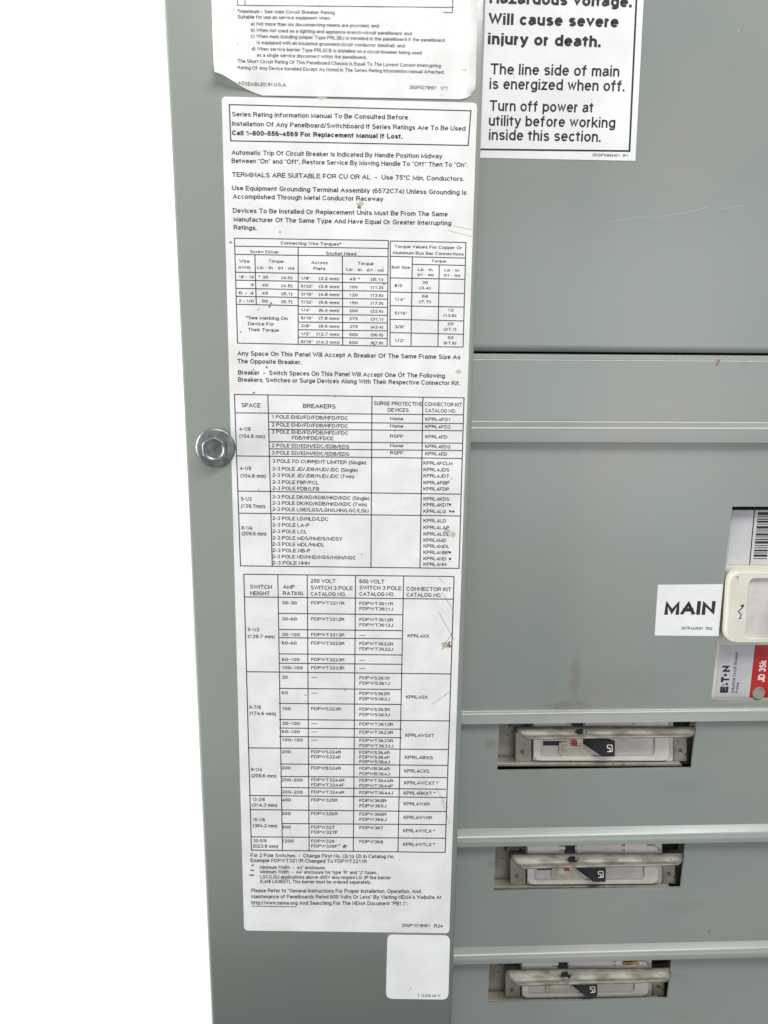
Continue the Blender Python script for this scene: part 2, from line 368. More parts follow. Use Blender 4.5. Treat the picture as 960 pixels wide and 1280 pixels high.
for i, (a, b, c, d) in enumerate((('1/8"', '(3.2 mm)', '45 *', '(5.1)'), ('5/32"', '(3.9 mm)', '100', '(11.3)'), ('3/16"', '(4.8 mm)', '120', '(13.6)'), ('7/32"', '(5.6 mm)', '150', '(17.0)'), ('1/4"', '(6.4 mm)', '200', '(22.6)'),
                                 ('5/16"', '(7.9 mm)', '275', '(31.1)'), ('3/8"', '(9.5 mm)', '375', '(42.4)'), ('1/2"', '(12.7 mm)', '500', '(56.5)'), ('9/16"', '(14.3 mm)', '600', '(67.8)'))):
    y = 168+i*28; T3(a, 299, y, 299+len(a)*8.6, o, 3.7); T3(b, 362 if len(b) < 9 else 354, y+1, 435, o, 3.7); T3(c, 470, y+3, 500 if i else 508, o, 3.7); T3(d, 545, y+4, 590, o, 3.7)
T3('*See Marking On', 106, 308, 253, o, 4.2); T3('Device For', 113, 329, 205, o, 4.2); T3('Their Torque', 113, 350, 222, o, 4.2)
T3('Torque Values For Copper Or', 630, 56, 868, o, 3.9); T3('Aluminum Bus Bar Connections', 622, 78, 874, o, 3.9)
T3('Torque', 760, 107, 812, o, 3.6); T3('Bolt Size', 620, 129, 685, o, 3.6)
T3('Lb • In', 712, 137, 764, o, 3.4); T3('(N • m)', 710, 155, 768, o, 3.4); T3('Lb • In', 806, 139, 858, o, 3.4); T3('(N • m)', 804, 157, 862, o, 3.4)
for i, s_ in enumerate(('#10', '1/4"', '5/16"', '3/8"', '1/2"')):
    T3(s_, 630, 194+i*48.5, 630+len(s_)*9, o, 3.8)
for i, (x, a, b) in enumerate(((0, '30', '(3.4)'), (0, '68', '(7.7)'), (1, '12', '(13.6)'), (1, '20', '(27.1)'), (1, '50', '(67.8)'))):
    y = 183+i*48.6; T3(a, 727+x*90, y, 748+x*90, o, 3.6); T3(b, 716+x*86, y+19, 758+x*90, o, 3.6)
# paragraphs
t('Any Space On This Panel Will Accept A Breaker Of The Same Frame Size As', 296.6, 444.4, 575.3, 5.8, 449.2)
t('The Opposite Breaker.', 296.6, 454.2, 377, 5.8, 455.6)
t('Breaker  -  Switch Spaces On This Panel Will Accept One Of The Following', 297.6, 468.3, 556, 5.8, 472.5)
t('Breakers, Switches or Surge Devices Along With Their Respective Connector Kit.', 297.6, 477.2, 575, 5.8, 481.7)
# breaker table
K = 'breaker_table'; o = 430
for a in ((65, 178, 875, 190), (68, 243, 872, 250), (188, 275, 871, 281), (188, 301, 870, 306), (189, 345, 870, 350), (189, 370, 869, 376), (72, 395, 868, 404)): R3(*a, K, o)
T3('SPACE', 90, 223, 157, o, 5.4); T3('BREAKERS', 307, 226, 422, o, 5.4)
T3('SURGE PROTECTIVE', 557, 216, 728, o, 5.0); T3('DEVICES', 606, 239, 680, o, 4.8); T3('CONNECTOR KIT', 736, 219, 868, o, 5.0); T3('CATALOG NO.', 738, 241, 846, o, 4.8)
BL = (('1 POLE EHD/FD/FDB/HFD/FDC', 263, 466, 'None', 'KPRL4FD1'), ('2 POLE EHD/FD/FDB/HFD/FDC', 291, 466, 'None', 'KPRL4FD2'), ('3 POLE EHD/FD/FDB/HFD/FDC', 316, 467, 'RSPF', 'KPRL4FD'))
for s_, y, xe, a, b in BL: T3(s_, 197, y, xe, o, 4.6)
T3('FDB/HFDE/FDCE', 268, 337, 414, o, 4.6); T3('2 POLE ED/EDH/EDC/EDB/EDS', 197, 364, 470, o, 4.6); T3('3 POLE ED/EDH/EDC/EDB/EDS', 197, 390, 470, o, 4.6)
for y, a in ((269, 'None'), (295, 'None'), (331, 'RSPF'), (364, 'None'), (390, 'RSPF')): T3(a, 614, y, 661, o, 4.3)
for y, a in ((271, 'KPRL4FD1'), (297, 'KPRL4FD2'), (333, 'KPRL4FD'), (367, 'KPRL4ED2'), (393, 'KPRL4ED')): T3(a, 738, y, 738+len(a)*11.2, o, 4.3)
T3('4-1/8', 82, 306, 122, o, 4.8); T3('(104.8 mm)', 82, 331, 173, o, 4.8)
o = 560
for a in ((78, 152, 864, 163), (82, 230, 862, 240), (86, 416, 857, 425)): R3(*a, K, o)
rule(293, 492.6, 300.6, 708, 1.3, K, YI2); rule(334.8, 494, 340.3, 708, 1.3, K, YI2); rule(464.9, 496, 463.7, 710, 1.3, K, YI2); rule(528.6, 496.5, 525, 710, 1.3, K, YI2); rule(580, 497, 573.7, 711, 1.3, K, YI2)
for y, s_, xe in ((52, '3 POLE FD CURRENT LIMITER (Single)', 530), (79, '2-3 POLE JD/JDB/HJD/JDC (Single)', 500), (102, '2-3 POLE JD/JDB/HJD/JDC (Twin)', 488), (126, '2-3 POLE FBP/FCL', 362), (148, '2-3 POLE FDB/LFB', 364),
                  (178, '2-3 POLE DK/KD/KDB/HKD/KDC (Single)', 541), (200, '2-3 POLE DK/KD/KDB/HKD/KDC (Twin)', 532), (222, '2-3 POLE LGE/LGS/LGH/LHH/LGC/LGU', 538),
                  (254, '2-3 POLE LD/HLD/LDC', 396), (277, '2-3 POLE LA-P', 330), (300, '2-3 POLE LCL', 321), (323, '2-3 POLE MDS/HMDS/MDSY', 446), (345, '2-3 POLE MDL/HMDL', 382), (367, '2-3 POLE NB-P', 333), (389, '2-3 POLE ND/HND/NGS/NGH/NGC', 494), (411, '2-3 POLE NHH', 330)):
    T3(s_, 199, y, xe, o, 4.6)
for y, a, b in ((59, 'KPRL4FCLM', 0), (82, 'KPRL4JDS', 0), (104, 'KPRL4JDT', 0), (128, 'KPRL4FBP', 0), (150, 'KPRL4FDP', 0), (185, 'KPRL4KDS', 0), (206, 'KPRL4KDT', 1), (229, 'KPRL4LG', 2),
                (262, 'KPRL4LD', 0), (286, 'KPRL4LAP', 0), (309, 'KPRL4LCL', 0), (331, 'KPRL4MD', 0), (352, 'KPRL4MDL', 0), (374, 'KPRL4NBP', 1), (396, 'KPRL4ND', 1), (416, 'KPRL4NH', 0)):
    T3(a, 732, y, 732+len(a)*11.4, o, 4.4)
    for q in range(b): blob(562.5+q*4, 560+(y-5)/S0+q*0.2, 1.7, 'long', YI)
T3('4-1/8', 84, 78, 124, o, 4.8); T3('(104.8 mm)', 86, 104, 176, o, 4.8)
T3('5-1/2', 88, 186, 126, o, 4.8); T3('(139.7mm)', 88, 211, 173, o, 4.8)
T3('8-1/4', 90, 288, 128, o, 4.8); T3('(209.6 mm)', 90, 308, 178, o, 4.8)
# switch table
K = 'switch_table'; o = 710
for a in ((98, 22, 840, 30), (100, 102, 838, 110), (220, 160, 660, 165), (220, 217, 659, 221), (221, 246, 659, 250), (221, 303, 658, 307), (222, 336, 658, 340), (107, 366, 828, 374)): R3(*a, K, o)
T3('SWITCH', 120, 73, 197, o, 5.0); T3('HEIGHT', 121, 96, 190, o, 5.0); T3('AMP', 236, 73, 278, o, 5.0); T3('RATING', 236, 96, 308, o, 5.0)
for x, s_ in ((334, '250 VOLT'), (506, '600 VOLT')):
    T3(s_, x, 52+(x > 400)*2, x+88, o, 5.0); T3('SWITCH 3 POLE', x, 76, x+148, o, 5.0); T3('CATALOG NO.', x, 98, x+124, o, 5.0)
T3('CONNECTOR KIT', 672, 80, 830, o, 5.0); T3('CATALOG NO.', 672, 101, 796, o, 5.0)
def sw(o, y, amp, c1, c2):
    T3(amp, 232, y, 232+len(amp)*10.6, o, 4.0)
    for i, s_ in enumerate(c1): T3(s_, 336, y+i*17.5, 336+(len(s_)*11.7 if len(s_) > 3 else 22), o, 3.9)
    for i, s_ in enumerate(c2): T3(s_, 506, y+2+i*(16.5 if len(c2) > 2 else 18.5), 506+(len(s_)*11.9 if len(s_) > 3 else 20), o, 3.9)
D = ('—',)
sw(710, 128, '30-30', ('FDPWT3211R',), ('FDPWT3611R', 'FDPWT3611J')); sw(710, 185, '30-60', ('FDPWT3212R',), ('FDPWT3612R', 'FDPWT3612J')); sw(710, 240, '30-100', ('FDPWT3213R',), D)
sw(710, 270, '60-60', ('FDPWT3222R',), ('FDPWT3622R', 'FDPWT3622J')); sw(710, 328, '60-100', ('FDPWT3223R',), D); sw(710, 357, '100-100', ('FDPWT3233R',), D)
T3('5-1/2', 112, 223, 152, o, 4.4); T3('(139.7 mm)', 112, 247, 207, o, 4.4); T3('KPRL4XX', 676, 245, 752, o, 4.2)
o = 830
for a in ((222, 86, 656, 90), (222, 139, 656, 143), (223, 196, 826, 201), (223, 226, 655, 230), (223, 256, 655, 260), (112, 296, 820, 302), (226, 353, 817, 358), (227, 397, 815, 401)): R3(*a, K, o)
sw(o, 52, '30', D, ('FDPWS361R', 'FDPWS361J')); sw(o, 107, '60', D, ('FDPWS362R', 'FDPWS362J')); sw(o, 163, '100', ('FDPWS323R',), ('FDPWS363R', 'FDPWS363J'))
sw(o, 215, '30-100', D, ('FDPWT3613R',)); sw(o, 244, '60-100', D, ('FDPWT3623R',)); sw(o, 273, '100-100', D, ('FDPWT3633R', 'FDPWT3633J'))
sw(o, 315, '200', ('FDPWS324R', 'FDPWS324F'), ('FDPWS364R', 'FDPWS364F', 'FDPWS364J')); sw(o, 372, '200', ('FDPWB324R',), ('FDPWB364R', 'FDPWB364J'))
T3('6-7/8', 118, 158, 158, o, 4.4); T3('(174.6 mm)', 118, 180, 211, o, 4.4); T3('8-1/4', 124, 378, 162, o, 4.4); T3('(209.6 mm)', 124, 400, 213, o, 4.4)
T3('KPRL4SX', 670, 122, 746, o, 4.2); T3('KPRL4WSXT', 668, 257, 770, o, 4.2); T3('KPRL4BXS', 666, 335, 765, o, 4.2); T3('KPRL4CXS', 664, 383, 752, o, 4.2)
o = 960
for a in ((228, 69, 812, 75), (116, 97, 812, 104), (119, 147, 811, 154), (231, 196, 810, 200), (122, 243, 810, 248), (124, 290, 808, 298)): R3(*a, K, o)
sw(o, 47, '200-200', ('FDPWT3244R', 'FDPWT3244F'), ('FDPWT3644R', 'FDPWT3644F')); sw(o, 90, '200-200', ('FDPWT3244R',), ('FDPWT3644J',))
sw(o, 118, '400', ('FDPW325R',), ('FDPW365R', 'FDPW365J')); sw(o, 166, '600', ('FDPW326R',), ('FDPW366R', 'FDPW366J')); sw(o, 214, '800', ('FDPW327', 'FDPW327F'), ('FDPW367',)); sw(o, 263, '1200', ('FDPW328', 'FDPW328F'), ('FDPW368',))
T3('12-3/8', 128, 116, 172, o, 4.2); T3('(314.3 mm)', 126, 136, 216, o, 4.2); T3('15-1/8', 130, 188, 172, o, 4.2); T3('(384.2 mm)', 130, 209, 216, o, 4.2); T3('20-5/8', 132, 262, 178, o, 4.2); T3('(523.9 mm)', 130, 281, 219, o, 4.2)
T3('KPRL4WCXT *', 664, 58, 784, o, 4.2); T3('KPRL4BKXT *', 662, 94, 774, o, 4.2); T3('KPRL4WXR', 662, 132, 754, o, 4.2); T3('KPRL4WYXR', 662, 180, 762, o, 4.2); T3('KPRL4WYLX *', 660, 227, 772, o, 4.2); T3('KPRL4WTLX *', 660, 275, 772, o, 4.2)
rule(304.7, 717.4, 314.3, 1063.5, 1.3, K, YI2); rule(347.2, 719, 353, 1064, 1.2, K, YI2); rule(384, 719, 386.4, 1064.6, 1.2, K, YI2)
rule(444.4, 720, 441.6, 1065, 1.2, K, YI2); rule(504.6, 720.5, 497.4, 1065, 1.2, K, YI2); rule(567.6, 720.4, 556.4, 1066, 1.3, K, YI2)
# footnotes
o = 1050
T3('For 2 Pole Switches  -  Change First No. (3) to (2) In Catalog No.', 122, 60, 630, o, 4.6, 65); T3('Example FDPWT3211R Changed To FDPWT2211R', 122, 78, 532, o, 4.6, 82)
T3('*', 126, 99, 133, o, 4.6); T3('Minimum Width  -  44" enclosure.', 155, 102, 387, o, 4.4, 104)
T3('**', 122, 117, 134, o, 4.6); T3('Minimum Width  -  44" enclosure for type "R" and "J" fuses.', 155, 118, 568, o, 4.4, 121)
T3('***', 118, 134, 134, o, 4.6); T3('LGC/LGU applications above 400V also require LG 3P line barrier', 155, 136, 617, o, 4.4, 139)
T3('(Cat# LG3BXT). This barrier must be ordered separately.', 155, 152, 547, o, 4.4, 155)
T3('Please Refer to "General Instructions For Proper Installation, Operation, And', 125, 185, 722, o, 4.9, 188)
T3('Maintenance of Panelboards Rated 600 Volts Or Less" By Visiting NEMA\'s Website At', 125, 206, 795, o, 4.9, 209)
T3('http://www.nema.org And Searching For The NEMA Document "PB1.1".', 125, 228, 677, o, 4.9, 231)
rule(314.2, 1132.7, 370, 1133.5, 0.9, 'underline', YI2)
T3('30GP1019H01', 655, 307, 755, o, 4.2); T3('R24', 770, 309, 800, o, 4.2)
# specks and grime on the long label
for x, y, r in ((449, 259, 3.0), (288, 303, 1.8), (301, 415, 1.2), (339, 379, 1.5), (337, 383, 1.4), (323, 387, 1.0), (468, 431, 1.6), (480, 355, 1.6), (333, 459, 1.6), (317, 491, 1.6), (317, 462, 1.0), (431, 1058, 2.6), (424, 1056, 1.1), (561, 807, 3.0), (382, 869, 1.0), (350, 290, 1.2), (323, 612, 0.9), (452, 693, 0.9), (431, 863, 0.9), (562, 803, 1.6)):
    blob(x, y, r, 'long_stain', YI-0.00003)
for x, y, r, s_ in ((559, 664, 6, 0.8), (566, 668, 4, 1.0), (573, 465, 4, 0.7), (450, 255, 5, .6), (556, 806, 5, 1.2), (402, 122.5, 8, 0.3)):
    blob(x, y, r, 'long_grime', YI2+0.00001, sq=s_)
# creases: fine grey scuffs near the right margin
bucket('crease', 'crease_mark', M['grime'], long_o)
for (a, b, c, d) in ((552, 740, 566, 762), (548, 765, 568, 800), (552, 812, 566, 790), (548, 722, 556, 730), (556, 606, 566, 597), (560, 288, 590, 296), (566, 282, 592, 288), (545, 985, 560, 1010), (540, 880, 562, 865), (552, 1000, 562, 1030)):
    rule(a, b, c, d, 1.0, 'crease', YI2+0.00001)

# ------------------------------------------------------------------ upper label with a lifted corner
def lift_of(px, py):
    d = math.hypot((px-264)/58, (py-106)/32)
    return 0.013*max(0, 1-d)**1.8 + 0.0001*(1+math.sin(px*0.09)*math.sin(py*0.12+1))
def upper_label():
    nx, ny = 44, 40
    L0, L1 = (263.5, -40), (268.3, 118.4)         # left edge
    R0, R1 = (597.5, -40), (594.2, 125.0)
    v = []; f = []; keep = {}
    for j in range(ny+1):
        for i in range(nx+1):
            s = (i/nx)**1.3; q = 1-(1-j/ny)**1.5
            l = Vector(L0).lerp(Vector(L1), q); r = Vector(R0).lerp(Vector(R1), q)
            p = l.lerp(r, s)
            yb = 96+(p.x-268)*0.40                # cut line of the torn corner
            if p.y > 60 and p.x < 330:            # squeeze rows above the tear
                lim = min(yb, 118.6+(p.x-268)*0.02); full = Vector(L1).lerp(Vector(R1), s).y
                p.y = 60+(p.y-60)*(lim-60)/(full-60)
            # rounded bottom right corner
            dx = 595-p.x; dy = 125-p.y; rad = 20
            if dx < rad and dy < rad and dx >= -2 and dy >= -1:
                cx, cy = 595-rad, 125-rad; m_ = max(p.x-cx, p.y-cy, 0.001); h = math.hypot(p.x-cx, p.y-cy)
                if h > 0: p = Vector((cx+(p.x-cx)*m_/h, cy+(p.y-cy)*m_/h))
            lift = lift_of(p.x, p.y)
            w_ = at(p.x, p.y, 0); v.append(Vector((w_.x, -0.00045-lift, w_.z)) + Vector((0.35, 0, 0.5))*max(0, lift-0.001)*0.6)
    for j in range(ny):
        for i in range(nx): a = j*(nx+1)+i; f.append((a, a+1, a+nx+2, a+nx+1))
    me = mesh(v, f, smooth=True); o = put('capacity_label', me, M['paper_dirty'])
    m = o.modifiers.new('thickness', 'SOLIDIFY'); m.thickness = 0.0002; m.offset = 0
    return o
up = upper_label()
tag(up, 'white paper label, its lower left corner peeling up, above the long label', 'label')
bucket('up', 'printed_text', M['ink'], up); bucket('up_frame', 'printed_frame', M['rule'], up)
YU = -0.00082
def tu(body, x0, y0, x1, y1, cap=4.6):
    def fn(u_, g):
        px = x0+u_*(x1-x0); py = y0+u_*(y1-y0)-g*cap; l = lift_of(px, py)
        w_ = at(px+lean(px, py)*g*cap, py, 0); return Vector((w_.x, -0.00061-l, w_.z)) + Vector((0.35, 0, 0.5))*max(0, l-0.001)*0.6
    TQ.append((body, fn, 0.003, 'up'))
def u(x, y): return (190+x/2.286, y/2.286)
for s_, x, y, x1, y1 in (('*Maximum - See Main Circuit Breaker Rating', 245, 38, 522, 42), ('Suitable for use as service equipment when:', 245, 54, 510, 58),
    ('a) Not more than six disconnecting means are provided, and', 283, 74, 648, 80), ('b) When not used as a lighting and appliance branch-circuit panelboard, and', 283, 92, 742, 102),
    ('c) When main bonding jumper Type PRL3BJ is installed in the panelboard if the panelboard', 283, 109, 836, 121), ('is equipped with an insulated grounded circuit conductor (neutral), and', 300, 127, 722, 137),
    ('d) When service barrier Type PRL5CB is installed on a circuit breaker being used', 285, 145, 770, 157), ('as a single service disconnect within the panelboard.', 300, 163, 613, 170),
    ('The Short Circuit Rating Of This Panelboard Chassis Is Equal To The Lowest Current Interrupting', 245, 180, 825, 194), ('Rating Of Any Device Installed Except As Noted In The Series Rating Information Manual Attached.', 245, 199, 835, 212),
    ('ASSEMBLED IN U.S.A.', 247, 246, 385, 248), ('36GP0279H01   1/11', 735, 255, 845, 258)):
    a = u(x, y); b_ = u(x1, y1); tu(s_, a[0], a[1], b_[0], b_[1])
for a in ((243, -60, 244, 16), (243, 15, 862, 21), (862, -60, 858, 36), (832, 35, 858, 36), (264, -60, 266, 14)):
    p = u(a[0], a[1]); q = u(a[2], a[3]); rule(p[0], p[1], q[0], q[1], 0.9, 'up_frame', YU+0.00002)

# ------------------------------------------------------------------ blank square sticker (its printed code is left out)
sq = slab('square_sticker', rrect(0, 0, 0, 0, 8, corners=[(484.4, 1168.4), (562.6, 1169.4), (560.4, 1249.6), (482.4, 1248.4)]), YP, 0.00028, M['paper'])
tag(sq, 'small nearly blank white sticker with rounded corners below the long ratings label', 'sticker')
bucket('sq', 'printed_text', M['ink'], sq); text('7 14335 42 W', 522, 1246, 550, 3.2, 'sq', YI, slope=0.01)
bucket('sqg', 'scuff_mark', M['grime'], sq); rule(511, 1239, 514, 1234, 1.0, 'sqg', YI2)

# ------------------------------------------------------------------ warning label on the top cover
YW = YD-0.0003; YWI = YD-0.00038
hz = slab('warning_label', [(590, -60), (806.5, -60), (804.6, 0), (794.2, 201), (588, 197)], YW, 0.00028, M['paper'])
tag(hz, 'white warning label with large black lettering on the top cover beside the trim', 'label')
bucket('hz', 'printed_text', M['ink_black'], hz); bucket('hzf', 'printed_border', M['ink_black'], hz)
for s_, x, y, x1, y1, cap, bd in (('Hazardous voltage.', 611.7, 4.2, 789.8, 9.5, 14.6, 0.029), ('Will cause severe', 610.5, 30.6, 773, 34.6, 14.6, 0.029), ('injury or death.', 609.7, 55.4, 751, 59.2, 14.6, 0.029),
    ('The line side of main', 612.9, 93, 774, 96, 14, 0.004), ('is energized when off.', 611.7, 111.4, 780.7, 114.4, 14, 0.004), ('Turn off power at', 611.7, 138.6, 741.5, 141, 13.6, 0.004),
    ('utility before working', 610.9, 157.2, 768.8, 160, 13.6, 0.004), ('inside this section.', 610.9, 175, 751, 177.6, 13.6, 0.004), ('30GP086H01  R1', 740, 195.4, 785, 196.4, 3.6, 0.0)):
    text(s_, x, y, x1, cap, 'hz', YWI, y1, bd)
rule(590, 186.6, 787.6, 188.8, 2.3, 'hzf', YWI+0.00003); rule(798.2, -58, 786.8, 189.8, 2.3, 'hzf', YWI+0.00002)

# ------------------------------------------------------------------ MAIN sticker
mn = slab('name_sticker', [(822.5, 731), (903.8, 730.3), (898.2, 795.2), (818.4, 794.4)], YW, 0.00028, M['paper'])
tag(mn, 'small white rectangular sticker reading MAIN beside the main breaker window', 'sticker')
bucket('mn', 'printed_text', M['ink_black'], mn)
text('MAIN', 830.2, 768.4, 893, 17.2, 'mn', YWI, 768.6, 0.034); text('30TP442H01  R02', 851.4, 787, 890, 3.6, 'mn', YWI, 787.4, 0.0)

# scratches on the top cover, chips
bucket('scr', 'scratch', M['scratch'], coverA)
pts = [(760, 277.5), (786, 273.5), (798, 271), (822, 272), (846, 267.5), (868, 263.5), (884, 259)]
for a, b_ in zip(pts, pts[1:]): rule(*a, *b_, 1.1, 'scr', YD-0.00004)
rule(894, 262, 934, 256, 0.8, 'scr', YD-0.00004); blob(923, 38, 1.6, 'scr', YD-0.00004)
bucket('chip', 'rust_chip', M['stain'], coverB)
blob(898, 451, 2.2, 'chip', YD-0.00005); blob(896, 455.5, 1.6, 'chip', YD-0.00005, sq=1.6)

# ------------------------------------------------------------------ hex washer bolt
def bolt():
    c = at(269.8, 559.6, 0); root = empty('hex_bolt', (c.x, 0, c.z))
    def lathe(prof, n=48):
        v = []; f = []
        for (r, y) in prof:
            for k in range(n): a = 2*math.pi*k/n; v.append((r*math.cos(a), y, r*math.sin(a)))
        for i in range(len(prof)-1):
            for k in range(n): f.append((i*n+k, i*n+(k+1) % n, (i+1)*n+(k+1) % n, (i+1)*n+k))
        f.append(list(range((len(prof)-1)*n, len(prof)*n)))
        return v, f
    v, f = lathe([(0.0157, -0.0001), (0.0157, -0.0010), (0.0152, -0.0016), (0.0140, -0.0019), (0.0110, -0.0026), (0.0080, -0.0030), (0.0060, -0.0031)])
    put('washer', mesh(v, f, smooth=True), M['zinc'], root)
    # hexagon with a chamfered, dished top
    v = []; n = 48
    def ring(y, fr, rc):
        for k in range(n):
            a = 2*math.pi*k/n+0.2; h = (math.pi/6); b_ = ((a+h) % (math.pi/3))-h
            rh = 0.0090/math.cos(b_); v.append((min(rh*fr, rc)*math.cos(a), y, min(rh*fr, rc)*math.sin(a)))
    ring(-0.0028, 1, 1); ring(-0.0092, 1, 0.0104); ring(-0.0100, 1, 0.0096); ring(-0.0105, 1, 0.0085); ring(-0.0103, 1, 0.0078); ring(-0.0096, 1, 0.0066); ring(-0.0094, 1, 0.003)
    f = []
    for i in range(6):
        for k in range(n): f.append((i*n+k, i*n+(k+1) % n, (i+1)*n+(k+1) % n, (i+1)*n+k))
    f.append(list(range(6*n, 7*n)))
    h = put('bolt_head', mesh(v, f), M['zinc'], root)
    m = h.modifiers.new('bevel', 'BEVEL'); m.width = 0.0003; m.segments = 2; m.limit_method = 'ANGLE'; m.angle_limit = math.radians(25)
    return root
tag(bolt(), 'zinc plated hex bolt with round washer flange screwed into the trim beside the long label', 'bolt')

# ------------------------------------------------------------------ feeder breakers
def make_breaker():
    org = at(745, 935, YD+0.02); root = empty('feeder_breaker', org)
    A = dict(parent=root, org=org)
    YB = YD+0.010
    slab('mounting_plate', [(600, 880), (905, 880), (905, 955), (600, 955)], YD+0.022, 0.002, M['bracket'], **A)
    # moulded case whose top is glimpsed above the flap
    slab('case', rrect(666, 878, 842, 951.5, 4), YD+0.0125, 0.010, M['plastic'], bev=0.0008, **A)
    outer = rrect(667, 900, 837, 951, 9, 6); inner = rrect(676, 904, 819, 946, 5, 6)
    ringslab('bezel', outer, inner, YB-0.002, 0.0045, M['plastic'], bev=0.0006, **A)
    slab('handle_face', rrect(676, 904, 817, 945.5, 4), YB+0.0010, 0.001, M['face'], **A)
    fp = slab('window_recess', [(679, 926.5), (701, 926.5), (701, 932), (679, 932)], YB+0.0006, 0.0004, M['black'], **A)
    # slide of aged beige plastic under the handle
    b1 = slab('slider', [(699, 929), (707, 927), (714, 931), (726, 929), (735, 938), (742, 947), (712, 947.5), (698, 943)], YB-0.0008, 0.002, M['beige'], bev=0.0006, **A)
    slab('slider_ridge', [(703, 932), (726, 933), (722, 938), (704, 938)], YB-0.0020, 0.0014, M['beige'], b1, org, bev=0.0005)
    slab('trip_flag', [(715.5, 926), (722, 926.5), (721.6, 932.5), (716, 932.2)], YB-0.0034, 0.002, M['red'], bev=0.0003, **A)
    h = loft('handle', (728, 919, 746, 930), YB+0.001, (752.6, 925.5, 769.4, 946.4), YB-0.0115, M['black'], root, org, 0.0009)
    # mark on the handle's end face
    YT = YB-0.0115
    v = []; f = []
    def st(a, b_, w_):
        a = Vector(a); b_ = Vector(b_); n = (b_-a).normalized(); n = Vector((-n.y, n.x))*w_/2; k = len(v)
        v.extend([at(*(a+n), YT-0.0001), at(*(a-n), YT-0.0001), at(*(b_-n), YT-0.0001), at(*(b_+n), YT-0.0001)]); f.append([k, k+1, k+2, k+3])
    for a, b_ in (((759, 931.5), (765, 931.2)), ((765, 931.2), (765.4, 938.6)), ((759, 931.5), (759.4, 935)), ((759.4, 935), (763.2, 935.4)), ((759.2, 939.6), (765.6, 939.2)), ((762.5, 936), (762.7, 939))): st(a, b_, 1.05)
    put('handle_mark', mesh(v, f, org), M['white_ink'], h)
    # raised characters on the face
    v = []; f = []
    for a, b_ in (((777, 926), (784, 925.5)), ((784, 925.5), (784.5, 940)), ((777, 926), (777.4, 940)), ((777.4, 940), (784.5, 940)), ((788, 933), (793, 933)), ((786.5, 926), (786.8, 940)), ((793.4, 926), (793.7, 940)),
                  ((798, 927), (805, 927)), ((798, 927), (798.3, 939)), ((798, 933), (803, 933)), ((808, 929), (811, 929)), ((808, 936), (811, 936))):
        a = Vector(a); b_ = Vector(b_); n = (b_-a).normalized(); n = Vector((-n.y, n.x))*0.45; k = len(v)
        for yy in (YB+0.0007, YB+0.0011): v.extend([at(*(a+n), yy), at(*(a-n), yy), at(*(b_-n), yy), at(*(b_+n), yy)])
        f += [[k, k+1, k+2, k+3], [k, k+1, k+5, k+4], [k+1, k+2, k+6, k+5], [k+2, k+3, k+7, k+6], [k+3, k, k+4, k+7]]
    put('raised_lettering', mesh(v, f, org), M['face'], root)
    for (x0, x1, rx, ry) in ((644.5, 664.5, 652.8, 939.5), (842.5, 859, 850.4, 937.6)):
        tb = slab('mounting_tab', rrect(x0, 915, x1, 952, 2.5), YD+0.011, 0.010, M['bracket'], bev=0.0008, **A)
        c = at(rx, ry, YD+0.011); n = 14; v = []; f = []
        for (r_, y_) in ((0.0017, 0), (0.0017, -0.0006), (0.0010, -0.0011)):
            for k in range(n): a = 2*math.pi*k/n; v.append(Vector((c.x+r_*math.cos(a), c.y+y_, c.z+r_*math.sin(a))))
        for i in range(2):
            for k in range(n): f.append((i*n+k, i*n+(k+1) % n, (i+1)*n+(k+1) % n, (i+1)*n+k))
        f.append(list(range(2*n, 3*n))); put('rivet', mesh(v, f, org, True), M['zinc'], tb)
    slab('lower_rail', [(600, 953.8), (851, 953.8), (854, 958.6), (600, 958.6)], YD+0.008, 0.012, M['bracket'], bev=0.0012, **A)
    slab('dark_strip', [(838, 953), (849, 953), (849, 908), (862, 908), (862, 900), (838, 900)], YD+0.0205, 0.001, M['dark'], **A)  # thin dark sheet between the case and the right tab
    # white and black pieces glimpsed above the flap
    for x0, x1, m_ in ((667, 708, 'plastic'), (716, 729, 'black'), (731, 790, 'face'), (794, 822, 'plastic')):
        yb_ = 921.5 if m_ == 'black' else 908.6  # black piece is extended down behind the flap's hole so the hole looks dark
        slab('black_backing' if m_ == 'black' else 'upper_rib', [(x0, 895), (x1, 895), (x1, yb_), (x0, yb_)], YD+(0.0078 if m_ == 'black' else 0.0075), 0.003, M[m_], bev=0.0005, **A)
    # blocking flap: bent steel strip with a hole
    nu, nv = 40, 12; v = []; f = []
    for j in range(nv+1):
        t_ = j/nv
        for i in range(nu+1):
            s = i/nu
            xa = 645.5+15*t_**2.2; xb = 868.5 - (6*max(0, t_-0.55)**2/0.2)
            px = xa+(xb-xa)*s
            py = 908.3+(15.6-3.0*s)*t_ + 0.5*math.sin(s*9+1)*0.3
            Y = (YD+0.004)*(1-t_)+(YD-0.0052)*t_ - 0.0006*math.sin(math.pi*t_)
            if t_ > 0.72: Y -= 0.010*(t_-0.72)
            v.append(at(px, py, Y))
    for j in range(nv):
        for i in range(nu): a = j*(nu+1)+i; f.append((a, a+1, a+nu+2, a+nu+1))
    fl = put('steel_flap', mesh(v, f, org, True), M['steel_flap'], root)
    m = fl.modifiers.new('thickness', 'SOLIDIFY'); m.thickness = 0.0014; m.offset = 0
    cc = at(726, 914.8, YD-0.001)-org; n = 20
    v = []; f = []
    for y_ in (-0.02, 0.02):
        for k in range(n): a = 2*math.pi*k/n; v.append((cc.x+0.0052*math.cos(a), cc.y+y_, cc.z+0.0020*math.sin(a)))
    f = [list(range(n)), list(range(n, 2*n))]+[[k, (k+1) % n, n+(k+1) % n, n+k] for k in range(n)]
